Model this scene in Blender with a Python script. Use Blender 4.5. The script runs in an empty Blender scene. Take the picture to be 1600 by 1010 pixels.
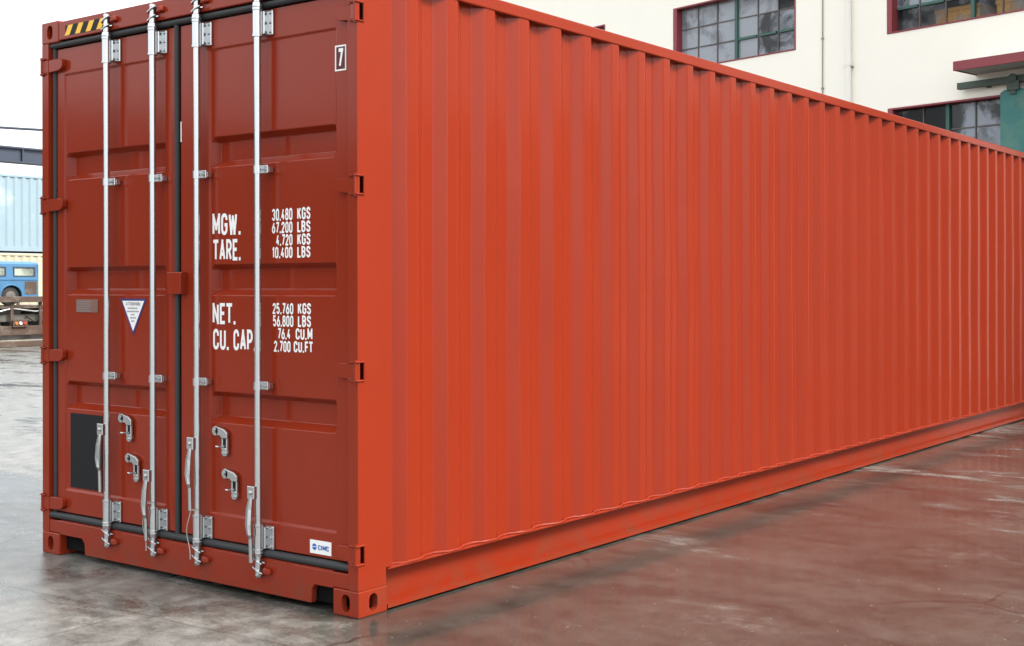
import bpy, bmesh, math, random
from mathutils import Vector, Matrix
random.seed(7)
S = bpy.context.scene
COL = S.collection
R = math.radians

# ------------------------------------------------------------------ camera
cam = bpy.data.objects.new('camera', bpy.data.cameras.new('camera'))
COL.objects.link(cam)
yaw, pitch, roll = 0.6173, 0.0010, -0.0020
fw = Vector((-math.sin(yaw)*math.cos(pitch), math.cos(yaw)*math.cos(pitch), math.sin(pitch)))
rt0 = Vector((math.cos(yaw), math.sin(yaw), 0))
up0 = rt0.cross(fw)
rt = math.cos(roll)*rt0 + math.sin(roll)*up0
up = -math.sin(roll)*rt0 + math.cos(roll)*up0
mw = Matrix((rt, up, -fw)).transposed().to_4x4()
mw.translation = Vector((3.9697, -3.8941, 1.4525))
cam.matrix_world = mw
cam.data.sensor_width = 36
cam.data.lens = 1962.187/1600*36
cam.data.shift_x = -(912.06-800)/1600
cam.data.shift_y = -(505-445.01)/1600
cam.data.clip_end = 2000
S.camera = cam

# ------------------------------------------------------------------ sky, sun, exposure
W = bpy.data.worlds.new('World'); S.world = W; W.use_nodes = True
nt = W.node_tree; nt.nodes.clear()
SUN_AZ, SUN_EL = R(20), R(48)             # azimuth measured from +X towards +Y
sky = nt.nodes.new('ShaderNodeTexSky'); sky.sky_type = 'NISHITA'; sky.sun_disc = False
sky.sun_elevation = SUN_EL; sky.sun_rotation = R(90)-SUN_AZ
sky.air_density = 1.6; sky.dust_density = 7.0; sky.ozone_density = 1.0
hs = nt.nodes.new('ShaderNodeHueSaturation'); hs.inputs['Saturation'].default_value = 0.22
bg = nt.nodes.new('ShaderNodeBackground'); bg.inputs['Strength'].default_value = 0.15
wo = nt.nodes.new('ShaderNodeOutputWorld')
nt.links.new(sky.outputs[0], hs.inputs['Color']); oc = nt.nodes.new('ShaderNodeMix'); oc.data_type = 'RGBA'; oc.inputs[0].default_value = 0.72      # even cloud deck over the clear sky
oc.inputs[7].default_value = (4.3, 4.45, 4.6, 1)
nt.links.new(hs.outputs[0], oc.inputs[6]); nt.links.new(oc.outputs[2], bg.inputs['Color']); nt.links.new(bg.outputs[0], wo.inputs['Surface'])
sl = bpy.data.lights.new('sun', 'SUN'); sl.energy = 1.5; sl.angle = R(18); sl.color = (1.0, 0.95, 0.88)
sun = bpy.data.objects.new('sun', sl); COL.objects.link(sun)
sd = Vector((math.cos(SUN_EL)*math.cos(SUN_AZ), math.cos(SUN_EL)*math.sin(SUN_AZ), math.sin(SUN_EL)))
sun.rotation_euler = sd.to_track_quat('Z', 'Y').to_euler()
sun.location = (20, 0, 30)
S.view_settings.view_transform = 'Standard'; S.view_settings.look = 'None'
S.view_settings.gamma = 1; S.view_settings.use_curve_mapping = False
S.view_settings.exposure = 1.65
S.render.engine = 'CYCLES'

# ------------------------------------------------------------------ mesh helpers
class MB:
    """collects shapes; build() links them as one mesh object"""
    def __init__(s): s.v = []; s.f = []
    def poly(s, pts, flip=False):
        n = len(s.v); s.v += [tuple(p) for p in pts]
        idx = list(range(n, n+len(pts))); s.f.append(idx[::-1] if flip else idx)
        return s
    def box(s, x0, x1, y0, y1, z0, z1):
        n = len(s.v)
        s.v += [(x0,y0,z0),(x1,y0,z0),(x1,y1,z0),(x0,y1,z0),(x0,y0,z1),(x1,y0,z1),(x1,y1,z1),(x0,y1,z1)]
        s.f += [[n+i for i in q] for q in ((3,2,1,0),(4,5,6,7),(0,1,5,4),(1,2,6,5),(2,3,7,6),(3,0,4,7))]
        return s
    def prism(s, pts, vec):
        n = len(s.v); k = len(pts); v = Vector(vec)
        s.v += [tuple(p) for p in pts] + [tuple(Vector(p)+v) for p in pts]
        s.f.append(list(range(n, n+k))[::-1]); s.f.append(list(range(n+k, n+2*k)))
        for i in range(k):
            j = (i+1) % k; s.f.append([n+i, n+j, n+k+j, n+k+i])
        return s
    def tube(s, pts, r, n=12, caps=True):
        pts = [Vector(p) for p in pts]; rs = r if isinstance(r, (list, tuple)) else [r]*len(pts)
        rings = []; ref = None
        for i, p in enumerate(pts):
            t = (pts[min(i+1, len(pts)-1)] - pts[max(i-1, 0)]).normalized()
            if ref is None:
                ref = t.orthogonal().normalized()
            ref = (ref - t*ref.dot(t)).normalized(); b = t.cross(ref)
            st = len(s.v)
            s.v += [tuple(p + (ref*math.cos(2*math.pi*k/n) + b*math.sin(2*math.pi*k/n))*rs[i]) for k in range(n)]
            rings.append(st)
        for a, b_ in zip(rings, rings[1:]):
            for k in range(n):
                s.f.append([a+k, a+(k+1) % n, b_+(k+1) % n, b_+k])
        if caps:
            s.f.append([rings[0]+k for k in range(n)][::-1]); s.f.append([rings[-1]+k for k in range(n)])
        return s
    def build(s, name, mat, parent=None, bevel=0, smooth=False, seg=2):
        me = bpy.data.meshes.new(name); me.from_pydata(s.v, [], s.f)
        bm = bmesh.new(); bm.from_mesh(me)
        bmesh.ops.recalc_face_normals(bm, faces=bm.faces)
        if bevel:
            es = [e for e in bm.edges if len(e.link_faces) == 2 and e.calc_face_angle(0) > 0.5]
            bmesh.ops.bevel(bm, geom=es, offset=bevel, segments=seg, affect='EDGES', profile=0.5, clamp_overlap=True)
        for f in bm.faces: f.smooth = smooth
        if smooth:
            for e in bm.edges:
                if len(e.link_faces) == 2 and e.calc_face_angle(0) > 0.7: e.smooth = False
        bm.to_mesh(me); bm.free()
        me.materials.append(mat)
        o = bpy.data.objects.new(name, me); COL.objects.link(o)
        if parent is not None: o.parent = parent
        return o
def empty(name, loc=(0,0,0)):
    o = bpy.data.objects.new(name, None); COL.objects.link(o); o.location = loc; o.empty_display_size = 0.2
    return o
def tag(o, label, cat, group=None):
    o['label'] = label; o['category'] = cat
    if group: o['group'] = group
    return o
def box(name, mat, parent, x0, x1, y0, y1, z0, z1, bevel=0):
    return MB().box(min(x0,x1), max(x0,x1), min(y0,y1), max(y0,y1), min(z0,z1), max(z0,z1)).build(name, mat, parent, bevel)

# ------------------------------------------------------------------ materials
def newmat(name):
    m = bpy.data.materials.new(name); m.use_nodes = True
    return m, m.node_tree, m.node_tree.nodes['Principled BSDF']
def noise(nt, scale, detail=4, rough=0.55, vec=None, dist=0.0):
    n = nt.nodes.new('ShaderNodeTexNoise'); n.inputs['Scale'].default_value = scale
    n.inputs['Detail'].default_value = detail; n.inputs['Roughness'].default_value = rough; n.inputs['Distortion'].default_value = dist
    if vec is not None: nt.links.new(vec, n.inputs['Vector'])
    return n.outputs['Fac']
def ramp(nt, src, a, b, c0=(0,0,0,1), c1=(1,1,1,1)):
    r = nt.nodes.new('ShaderNodeValToRGB'); r.color_ramp.elements[0].position = a; r.color_ramp.elements[1].position = b
    r.color_ramp.elements[0].color = c0; r.color_ramp.elements[1].color = c1
    nt.links.new(src, r.inputs['Fac']); return r.outputs['Color']
def mix(nt, fac, a, b):
    m = nt.nodes.new('ShaderNodeMix'); m.data_type = 'RGBA'
    if isinstance(fac, float): m.inputs[0].default_value = fac
    else: nt.links.new(fac, m.inputs[0])
    for k, v in ((6, a), (7, b)):
        if isinstance(v, tuple): m.inputs[k].default_value = v + (1,)
        else: nt.links.new(v, m.inputs[k])
    return m.outputs[2]
def objcoord(nt, scale=(1,1,1), rot=(0,0,0), world=False):
    mp = nt.nodes.new('ShaderNodeMapping'); mp.inputs['Scale'].default_value = scale; mp.inputs['Rotation'].default_value = rot
    if world:
        g = nt.nodes.new('ShaderNodeNewGeometry'); nt.links.new(g.outputs['Position'], mp.inputs['Vector'])
    else:
        tc = nt.nodes.new('ShaderNodeTexCoord'); nt.links.new(tc.outputs['Object'], mp.inputs['Vector'])
    return mp.outputs['Vector']
def bump(nt, src, strength, dist, bsdf):
    b = nt.nodes.new('ShaderNodeBump'); b.inputs['Strength'].default_value = strength; b.inputs['Distance'].default_value = dist
    nt.links.new(src, b.inputs['Height']); nt.links.new(b.outputs[0], bsdf.inputs['Normal'])
def simple(name, col, rough=0.5, metal=0.0, var=0.15, scale=8.0, bmp=0.0, second=None, thr=(0.5, 0.65), spec=0.5):
    m, nt, b = newmat(name)
    v = objcoord(nt, world=True)
    lo = tuple(c*(1-var) for c in col); hi = tuple(min(1, c*(1+var)) for c in col)
    c = mix(nt, noise(nt, scale, 5, 0.6, v), lo, hi)
    if second:
        c = mix(nt, ramp(nt, noise(nt, scale*0.6, 7, 0.65, v), *thr), c, second)
    nt.links.new(c, b.inputs['Base Color'])
    b.inputs['Roughness'].default_value = rough; b.inputs['Metallic'].default_value = metal
    b.inputs['Specular IOR Level'].default_value = spec
    if bmp: bump(nt, noise(nt, scale*6, 4, 0.6, v), bmp, 0.004, b)
    return m

def paint_mat(name='red_container_paint', r0=0.11, r1=0.20):
    m, nt, b = newmat(name)
    v = objcoord(nt, world=True)
    base = mix(nt, noise(nt, 1.3, 5, 0.6, v), (0.226, 0.0222, 0.0070), (0.254, 0.0255, 0.0085))
    streak = ramp(nt, noise(nt, 5.0, 6, 0.6, objcoord(nt, (1, 1, 0.06), world=True)), 0.42, 0.75)
    st2 = nt.nodes.new('ShaderNodeMath'); st2.operation = 'MULTIPLY'; st2.inputs[1].default_value = 0.14
    nt.links.new(streak, st2.inputs[0])
    c = mix(nt, st2.outputs[0], base, (0.185, 0.028, 0.014))
    # road dirt splashed over the lowest hand's breadth of the box
    sep = nt.nodes.new('ShaderNodeSeparateXYZ'); nt.links.new(v, sep.inputs[0])
    mr = nt.nodes.new('ShaderNodeMapRange'); mr.inputs['From Min'].default_value = 0.0; mr.inputs['From Max'].default_value = 0.22
    mr.inputs['To Min'].default_value = 0.75; mr.inputs['To Max'].default_value = 0.0
    nt.links.new(sep.outputs[2], mr.inputs['Value'])
    mm = nt.nodes.new('ShaderNodeMath'); mm.operation = 'MULTIPLY'
    nt.links.new(ramp(nt, noise(nt, 7, 7, 0.7, v), 0.45, 0.7), mm.inputs[0]); nt.links.new(mr.outputs[0], mm.inputs[1])
    c = mix(nt, mm.outputs[0], c, (0.13, 0.05, 0.03))
    nt.links.new(c, b.inputs['Base Color'])
    rr = nt.nodes.new('ShaderNodeMapRange'); rr.inputs['To Min'].default_value = r0; rr.inputs['To Max'].default_value = r1
    nt.links.new(noise(nt, 2.5, 6, 0.6, v), rr.inputs['Value']); nt.links.new(rr.outputs[0], b.inputs['Roughness'])
    b.inputs['Specular IOR Level'].default_value = 0.23
    h = nt.nodes.new('ShaderNodeMath'); h.operation = 'MULTIPLY_ADD'; h.inputs[1].default_value = 0.05
    nt.links.new(noise(nt, 140, 2, 0.5, v), h.inputs[0]); nt.links.new(noise(nt, 3.2, 3, 0.5, v), h.inputs[2])
    bump(nt, h.outputs[0], 0.22, 0.005, b)
    return m
RED = paint_mat()
REDWELD = paint_mat('red_paint_over_weld', 0.42, 0.6)

def ground_mat():
    m, nt, b = newmat('wet_concrete_yard')
    v = objcoord(nt, world=True)
    vs = objcoord(nt, (0.55, 1.3, 1), (0, 0, R(35)), world=True)
    big = noise(nt, 0.50, 8, 0.60, vs, 0.5)
    fine = noise(nt, 6.0, 8, 0.7, v, 0.3)
    grit = noise(nt, 70, 5, 0.75, v)
    sx = nt.nodes.new('ShaderNodeSeparateXYZ'); nt.links.new(v, sx.inputs[0])
    dry = nt.nodes.new('ShaderNodeMapRange'); dry.inputs['From Min'].default_value = -1.2; dry.inputs['From Max'].default_value = 1.2
    dry.inputs['To Min'].default_value = 0.035; dry.inputs['To Max'].default_value = -0.15       # yard drains towards the right, where water stands
    nt.links.new(sx.outputs[0], dry.inputs['Value'])
    def add(a, k, b_):
        m_ = nt.nodes.new('ShaderNodeMath'); m_.operation = 'MULTIPLY_ADD'; m_.inputs[1].default_value = k
        nt.links.new(a, m_.inputs[0])
        if isinstance(b_, float): m_.inputs[2].default_value = b_
        else: nt.links.new(b_, m_.inputs[2])
        return m_.outputs[0]
    mid = noise(nt, 2.6, 8, 0.68, vs, 0.4)
    lvl = add(mid, 0.62, add(big, 1.0, add(dry.outputs[0], 1.0, -0.31)))
    wet = ramp(nt, lvl, 0.435, 0.55)             # 0 wet .. 1 drying
    tone = add(fine, 0.45, add(noise(nt, 1.4, 7, 0.62, vs, 0.5), 0.8, -0.12))
    cw = mix(nt, ramp(nt, tone, 0.34, 0.66), (0.030, 0.0285, 0.0240), (0.086, 0.081, 0.068))
    cd = mix(nt, ramp(nt, fine, 0.35, 0.7), (0.085, 0.083, 0.076), (0.25, 0.245, 0.225))
    c = mix(nt, wet, cw, cd)
    # fine aggregate showing through
    gr = ramp(nt, grit, 0.35, 0.68, (0.68, 0.68, 0.68, 1), (1.28, 1.27, 1.24, 1))
    mg = nt.nodes.new('ShaderNodeMix'); mg.data_type = 'RGBA'; mg.blend_type = 'MULTIPLY'; mg.inputs[0].default_value = 1.0
    nt.links.new(c, mg.inputs[6]); nt.links.new(gr, mg.inputs[7]); c = mg.outputs[2]
    # pale cement scuffs
    sc = nt.nodes.new('ShaderNodeMath'); sc.operation = 'MULTIPLY'
    nt.links.new(ramp(nt, noise(nt, 0.8, 9, 0.70, v, 0.4), 0.54, 0.70), sc.inputs[0]); nt.links.new(ramp(nt, noise(nt, 9, 7, 0.75, v), 0.44, 0.64), sc.inputs[1])
    c = mix(nt, sc.outputs[0], c, (0.20, 0.19, 0.172))
    # specks of grit
    c = mix(nt, ramp(nt, noise(nt, 62, 2, 0.5, v), 0.72, 0.77), c, (0.40, 0.37, 0.33))
    # hairline cracks
    vo = nt.nodes.new('ShaderNodeTexVoronoi'); vo.feature = 'DISTANCE_TO_EDGE'; vo.inputs['Scale'].default_value = 0.42
    wv = nt.nodes.new('ShaderNodeVectorMath'); wv.operation = 'MULTIPLY_ADD'; wv.inputs[1].default_value = (0.5, 0.5, 0)
    n2 = nt.nodes.new('ShaderNodeTexNoise'); n2.inputs['Scale'].default_value = 1.5; n2.inputs['Detail'].default_value = 8; nt.links.new(v, n2.inputs['Vector'])
    nt.links.new(n2.outputs['Color'], wv.inputs[0]); nt.links.new(v, wv.inputs[2]); nt.links.new(wv.outputs[0], vo.inputs['Vector'])
    ck = nt.nodes.new('ShaderNodeMath'); ck.operation = 'MULTIPLY'
    nt.links.new(ramp(nt, vo.outputs['Distance'], 0.0015, 0.005, (1,1,1,1), (0,0,0,1)), ck.inputs[0]); nt.links.new(ramp(nt, noise(nt, 0.45, 3, 0.5, v), 0.48, 0.56), ck.inputs[1])
    c = mix(nt, ck.outputs[0], c, (0.022, 0.019, 0.017))
    # slab joints
    br = nt.nodes.new('ShaderNodeTexBrick'); br.offset = 0.0
    br.inputs['Scale'].default_value = 1.0; br.inputs['Brick Width'].default_value = 5.0; br.inputs['Row Height'].default_value = 4.0
    br.inputs['Mortar Size'].default_value = 0.007; br.inputs['Mortar Smooth'].default_value = 0.3
    mp = nt.nodes.new('ShaderNodeMapping'); mp.inputs['Location'].default_value = (0.9, 0.42, 0); mp.inputs['Rotation'].default_value = (0, 0, R(-3))
    wob = nt.nodes.new('ShaderNodeVectorMath'); wob.operation = 'MULTIPLY_ADD'; wob.inputs[1].default_value = (0.05, 0.05, 0)
    nz = nt.nodes.new('ShaderNodeTexNoise'); nz.inputs['Scale'].default_value = 2.2; nz.inputs['Detail'].default_value = 5
    nt.links.new(v, nz.inputs['Vector']); nt.links.new(nz.outputs['Color'], wob.inputs[0]); nt.links.new(v, wob.inputs[2])
    nt.links.new(wob.outputs[0], mp.inputs['Vector']); nt.links.new(mp.outputs[0], br.inputs['Vector'])
    jf = nt.nodes.new('ShaderNodeMath'); jf.operation = 'MULTIPLY'; jf.inputs[1].default_value = 0.4
    nt.links.new(br.outputs['Fac'], jf.inputs[0])
    c = mix(nt, jf.outputs[0], c, (0.025, 0.022, 0.02))
    nt.links.new(c, b.inputs['Base Color'])
    pud = ramp(nt, lvl, 0.30, 0.42)             # standing water is smoother than damp concrete
    rr = mix(nt, wet, mix(nt, pud, (0.085, 0.085, 0.085), (0.15, 0.15, 0.15)), (0.31, 0.31, 0.31))
    rg = nt.nodes.new('ShaderNodeMath'); rg.operation = 'MULTIPLY_ADD'; rg.inputs[1].default_value = 0.16; rg.inputs[2].default_value = -0.06
    nt.links.new(fine, rg.inputs[0])
    ra = nt.nodes.new('ShaderNodeMath'); ra.operation = 'ADD'; ra.use_clamp = True
    nt.links.new(rr, ra.inputs[0]); nt.links.new(rg.outputs[0], ra.inputs[1]); nt.links.new(ra.outputs[0], b.inputs['Roughness'])
    b.inputs['IOR'].default_value = 1.48
    hh = nt.nodes.new('ShaderNodeMath'); hh.operation = 'MULTIPLY'
    nt.links.new(grit, hh.inputs[0]); nt.links.new(mix(nt, wet, (0.05, 0.05, 0.05), (1.0, 1.0, 1.0)), hh.inputs[1])
    bump(nt, hh.outputs[0], 0.35, 0.004, b)
    return m
GROUND = ground_mat()

GALV = simple('galvanised_steel', (0.53, 0.545, 0.555), 0.20, 0.95, 0.07, 9)
RUBBER = simple('grey_rubber_gasket', (0.023, 0.025, 0.027), 0.65, 0, 0.25, 12, 0.1)
BLACK = simple('black_vinyl', (0.010, 0.0105, 0.012), 0.5, 0, 0.2, 30, spec=0.2)
SHADEIN = simple('interior_shade_black', (0.007, 0.006, 0.006), 0.95, spec=0.1)
WHITE = simple('white_vinyl', (0.80, 0.80, 0.79), 0.45, 0, 0.05, 20)
YELLOW = simple('yellow_reflective_vinyl', (0.85, 0.47, 0.015), 0.4, 0, 0.06, 20)
NAVY = simple('navy_print', (0.02, 0.025, 0.16), 0.5, 0, 0.1, 20)
BLUEP = simple('blue_print', (0.02, 0.11, 0.40), 0.5, 0, 0.1, 20)
GREYP = simple('grey_print', (0.22, 0.22, 0.24), 0.6)
TANPL = simple('tan_plate', (0.17, 0.085, 0.06), 0.45, 0, 0.2, 60)
DKRED = simple('dark_maroon_vinyl', (0.105, 0.012, 0.014), 0.5, spec=0.3)
ROPE = simple('pale_cord', (0.35, 0.33, 0.30), 0.8)

# ------------------------------------------------------------------ ground
g = MB()
g.poly([(-500,-500,0),(500,-500,0),(500,500,0),(-500,500,0)])
go = g.build('ground', GROUND); go['kind'] = 'structure'

# ------------------------------------------------------------------ red shipping container
LX, HY, HZ = 2.438, 12.192, 2.896
ROOT = empty('shipping_container', (-LX/2, HY/2, 0))
tag(ROOT, 'brick red corrugated shipping container with closed double doors standing on wet yard', 'container')
P = ROOT
OFF = Vector(ROOT.location)
class _Shift: pass
def reparent_fix(root):
    """children were modelled in world space: keep them there"""
    for ch in root.children:
        ch.matrix_parent_inverse = Matrix.Translation(-Vector(root.location))

def apply_bool(o, cutters):
    for c in cutters:
        md = o.modifiers.new('cut', 'BOOLEAN'); md.operation = 'DIFFERENCE'; md.object = c; md.solver = 'EXACT'
    bpy.context.view_layer.update()
    dg = bpy.context.evaluated_depsgraph_get()
    me = bpy.data.meshes.new_from_object(o.evaluated_get(dg))
    o.modifiers.clear(); old = o.data; o.data = me; bpy.data.meshes.remove(old)
    for c in cutters:
        d = c.data; bpy.data.objects.remove(c); bpy.data.meshes.remove(d)
def oval(w, h, n=7):
    r = w/2; pts = []
    for i in range(n): a = math.pi*i/(n-1); pts.append((r*math.cos(a), h/2-r+r*math.sin(a)))
    for i in range(n): a = math.pi + math.pi*i/(n-1); pts.append((r*math.cos(a), -h/2+r+r*math.sin(a)))
    return pts
CX, CY, CZ = 0.162, 0.178, 0.118
for xs in (0, 1):
    for ys in (0, 1):
        for zs in (0, 1):
            x0 = 0 if xs else -LX; x1 = x0 - CX if xs else x0 + CX
            y0 = HY if ys else 0; y1 = y0 - CY if ys else y0 + CY
            z0 = HZ if zs else 0; z1 = z0 - CZ if zs else z0 + CZ
            # modelled relative to its own middle, so that no two castings share an oddly shared edge
            o = box('corner_casting', RED, None, x0, x1, y0, y1, z0, z1, bevel=0.007)
            xm, ym, zm = (x0+x1)/2, (y0+y1)/2, (z0+z1)/2
            cut = [MB().box(xm-.05, xm+.05, ym-.058, ym+.058, zm-.04, zm+.04).build('cut', RED)]
            d = -1 if ys == 0 else 1
            cut.append(MB().prism([(xm+a, y0-0.03 if not ys else y0+0.03, zm+b) for a, b in oval(0.052, 0.079)], (0, 0.09 if not ys else -0.09, 0)).build('cut', RED))
            cut.append(MB().prism([(x0+0.03 if xs else x0-0.03, ym+a, zm+b) for a, b in oval(0.052, 0.079)], (-0.09 if xs else 0.09, 0, 0)).build('cut', RED))
            apply_bool(o, cut)
            o.parent = P

DOORY, PANY, RECY = 0.030, 0.037, 0.081
Z_HINGE = (2.655, 1.897, 1.080, 0.276)
# posts at the door end: outer face has slots where the hinge lugs pass through
def grid_face(mb, us, vs, holes, fn):
    for i in range(len(us)-1):
        for j in range(len(vs)-1):
            uc, vc = (us[i]+us[i+1])/2, (vs[j]+vs[j+1])/2
            if any(a < uc < b and c < vc < d for a, b, c, d in holes): continue
            mb.poly([fn(us[i], vs[j]), fn(us[i+1], vs[j]), fn(us[i+1], vs[j+1]), fn(us[i], vs[j+1])])
for xs in (0, 1):
    X = 0 if xs else -LX; sg = -1 if xs else 1
    Xo = X + sg*0.003
    mb = MB(); zz = [CZ+0.001]
    holes = []
    for z in sorted(Z_HINGE):
        zz += [z-0.036, z+0.036]; holes.append((0.013, 0.034, z-0.036, z+0.036))
    zz.append(HZ-CZ-0.001)
    fn = lambda u, v: (Xo, u, v)
    grid_face(mb, [0.004, 0.013, 0.034, 0.172], zz, holes, fn)
    z0, z1 = zz[0], zz[-1]
    for a, b in (((Xo,.004),(Xo+sg*.002,.001)), ((Xo+sg*.002,.001),(Xo+sg*.062,.001)), ((Xo+sg*.062,.001),(Xo+sg*.062,.028)), ((Xo+sg*.062,.028),(Xo+sg*.05,.028)),
                 ((Xo+sg*.05,.028),(Xo+sg*.05,.172)), ((Xo+sg*.05,.172),(Xo,.172))):
        mb.poly([(a[0],a[1],z0),(b[0],b[1],z0),(b[0],b[1],z1),(a[0],a[1],z1)])
    mb.build('corner_post', RED, P)
    box('post_strip', RED, P, Xo+sg*.001, Xo+sg*.046, .173, .212, .196, HZ-CZ-.001)
    for z in Z_HINGE:
        # lug plates welded to the post above and below each slot
        lug = MB()
        for dz in (-0.044, 0.038):
            lug.box(min(X-sg*.003, X+sg*.045), max(X-sg*.003, X+sg*.045), -0.012, 0.040, z+dz, z+dz+0.006)
        lug.box(min(X-sg*.0035, X-sg*.0005), max(X-sg*.0035, X-sg*.0005), 0.035, 0.0395, z-0.038, z+0.038)
        lug.build('hinge_lug', RED, P, bevel=0.0015, seg=1)
# posts at the far end
for X, sg in ((0, -1), (-LX, 1)):
    a, b = X+sg*.003, X+sg*.15
    box('corner_post', RED, P, a, b, HY-.16, HY-.003, CZ+.001, HZ-CZ-.001, bevel=0.006)
# header with top rail lip, sill with forklift cut outs
xa, xb = -LX+CX+.001, -CX-.001
box('door_header', RED, P, xa, xb, 0.002, 0.11, 2.786, 2.886, bevel=0.005)
sill = MB()
prof = [(-2.375, .120), (xa+.001, .120), (xa+.002, .113), (xa+.02, .113), (-2.075, .113), (-2.05, .09), (-2.045, .028), (-.306, .028), (-.301, .09), (-.285, .113), (xb-.002, .113), (xb-.001, .120), (-.066, .120), (-.066, .186), (-2.375, .186)]
sill.prism([(x, 0.004, z) for x, z in prof], (0, .035, 0))
sill.build('door_sill', RED, P, bevel=0.003, seg=1)
box('sill_shelf', RED, P, xa+.002, xb-.002, .006, .10, .187, .192)
box('underframe', SHADEIN, P, -2.34, -.10, .045, HY-.1, .03, .16)  # near black and close behind the sill, standing in for pocket shade
box('floor', SHADEIN, P, -2.38, -.06, .10, HY-.05, .165, .19)

# long sides: corrugated sheet, rails
PITCH, Y0 = 0.278, 0.25
def corrugated(name, xo, xi, y_start, y_end, z0, z1, first=Y0):
    pr = [(y_start, xi)]
    y = first
    while y + 0.21 < y_end:
        pr += [(y, xi), (y+.068, xo), (y+.140, xo), (y+.208, xi)]
        y += PITCH
    pr.append((y_end, xi))
    # soften each fold with two short chamfer points
    pts = []
    for i, (yy, xx) in enumerate(pr):
        if 0 < i < len(pr)-1:
            p = Vector((pr[i-1][0], pr[i-1][1])); c = Vector((yy, xx)); n = Vector((pr[i+1][0], pr[i+1][1]))
            a = c + (p-c).normalized()*.009; b = c + (n-c).normalized()*.009
            pts += [a, (a+b)*.25 + c*.5, b]
        else: pts.append(Vector((yy, xx)))
    mb = MB()
    nz = 6
    for k in range(nz+1):
        z = z0 + (z1-z0)*k/nz
        for i, p in enumerate(pts):
            # sheet is never quite flat between the welds
            w = (0.0022*math.sin(p.x*1.7+k*1.3) + 0.0016*math.sin(p.x*5.3+k*2.1))*math.sin(math.pi*k/nz)
            mb.v.append((p.y+w, p.x, z))
    n = len(pts)
    for k in range(nz):
        for i in range(n-1):
            mb.f.append([k*n+i, k*n+i+1, (k+1)*n+i+1, (k+1)*n+i])
    return mb.build(name, RED, P)
for X, sg in ((0, -1), (-LX, 1)):
    sp = corrugated('side_panel', X+sg*.006, X+sg*.045, .205, HY-.15, .186, 2.832)
    tr = box('top_rail', RED, P, X+sg*.001, X+sg*.061, CY+.001, HY-CY-.001, 2.822, 2.885, bevel=0.006)
    br = MB()
    # open channel: top flange, recessed web, bottom flange with a lip
    sec = [(0.0, .186), (0.0, .1915), (.07, .1915), (.07, .012), (.002, .012), (.002, .030), (.008, .030), (.012, .020), (.058, .020), (.058, .186)]
    sec = [(X+sg*(a-0.0035), z) for a, z in sec]
    br.prism([(x, CY+.001, z) for x, z in sec], (0, HY-2*CY-.002, 0))
    br.build('bottom_rail', RED, P)
# weld bead along the foot of the near side, lumpy
wb = MB(); pts = []; rs = []
random.seed(3)
y = .215
while y < HY-.2:
    ph = ((y-Y0) % PITCH)
    if ph < .068: x = -.041 + .036*ph/.068
    elif ph < .140: x = -.005
    elif ph < .208: x = -.005 - .036*(ph-.14)/.068
    else: x = -.041
    pts.append((x+.0055, y, .1955+random.uniform(-.0015, .002))); rs.append(.0060+random.uniform(-.0012, .0016)); y += .0232
wb.tube(pts, rs, 6); wb.build('weld_bead', REDWELD, P, smooth=True)
# roof and blind end
rf = MB(); y = .12
prr = []
while y < HY-.1:
    prr += [(y, 2.862), (y+.09, 2.862), (y+.103, 2.880), (y+.193, 2.880)]; y += .209
for (ya, za), (yb, zb) in zip(prr, prr[1:]):
    rf.poly([(-LX+.06, ya, za), (-.06, ya, za), (-.06, yb, zb), (-LX+.06, yb, zb)])
rf.build('roof_panel', RED, P)
ew = MB(); pe = []; x = -LX+.14
while x < -.15: pe += [(x, HY-.055), (x+.11, HY-.055), (x+.128, HY-.01), (x+.238, HY-.01), ]; x += .256
pe = [p for p in pe if p[0] < -.13]
for (x0_, y0_), (x1_, y1_) in zip(pe, pe[1:]):
    ew.poly([(x0_, y0_, .15), (x1_, y1_, .15), (x1_, y1_, 2.84), (x0_, y0_, 2.84)])
ew.build('end_panel', RED, P)
box('end_sill', RED, P, xa, xb, HY-.09, HY-.004, .02, .16)
box('end_header', RED, P, xa, xb, HY-.09, HY-.004, 2.82, 2.885)
# gaskets around the door opening
def gasket(pts, w, d, parent):
    mb = MB()
    mb.tube(pts, w/2, 10)
    return mb.build('gasket', RUBBER, parent, smooth=True)
gasket([(-2.372, .022, 2.765), (-1.6, .021, 2.766), (-.8, .022, 2.765), (-.066, .022, 2.765)], .031, 0, P)
gasket([(-2.372, .020, .212), (-1.9, .018, .210), (-1.2, .020, .212), (-.5, .018, .211), (-.066, .020, .212)], .037, 0, P)
gasket([(-2.350, .030, .215), (-2.351, .030, 1.4), (-2.350, .030, 2.765)], .028, 0, P)
gasket([(-.080, .036, .215), (-.080, .036, 2.765)], .030, 0, P)
gasket([(-1.288, .027, .225), (-1.2885, .027, 1.5), (-1.288, .027, 2.765)], .029, 0, P)
box('door_backing', RUBBER, P, -2.37, -.07, .092, .10, .195, 2.785)

# ---- hazard sticker on the header
hz = box('hazard_sticker', BLACK, P, -2.212, -1.862, .0005, .0015, 2.802, 2.858)
for k in range(4):
    x = -2.19 + k*.096
    MB().prism([(x-.026, .0004, 2.803), (x+.018, .0004, 2.803), (x+.052, .0004, 2.857), (x+.008, .0004, 2.857)], (0, -.001, 0)).build('stripe', YELLOW, hz)

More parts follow.
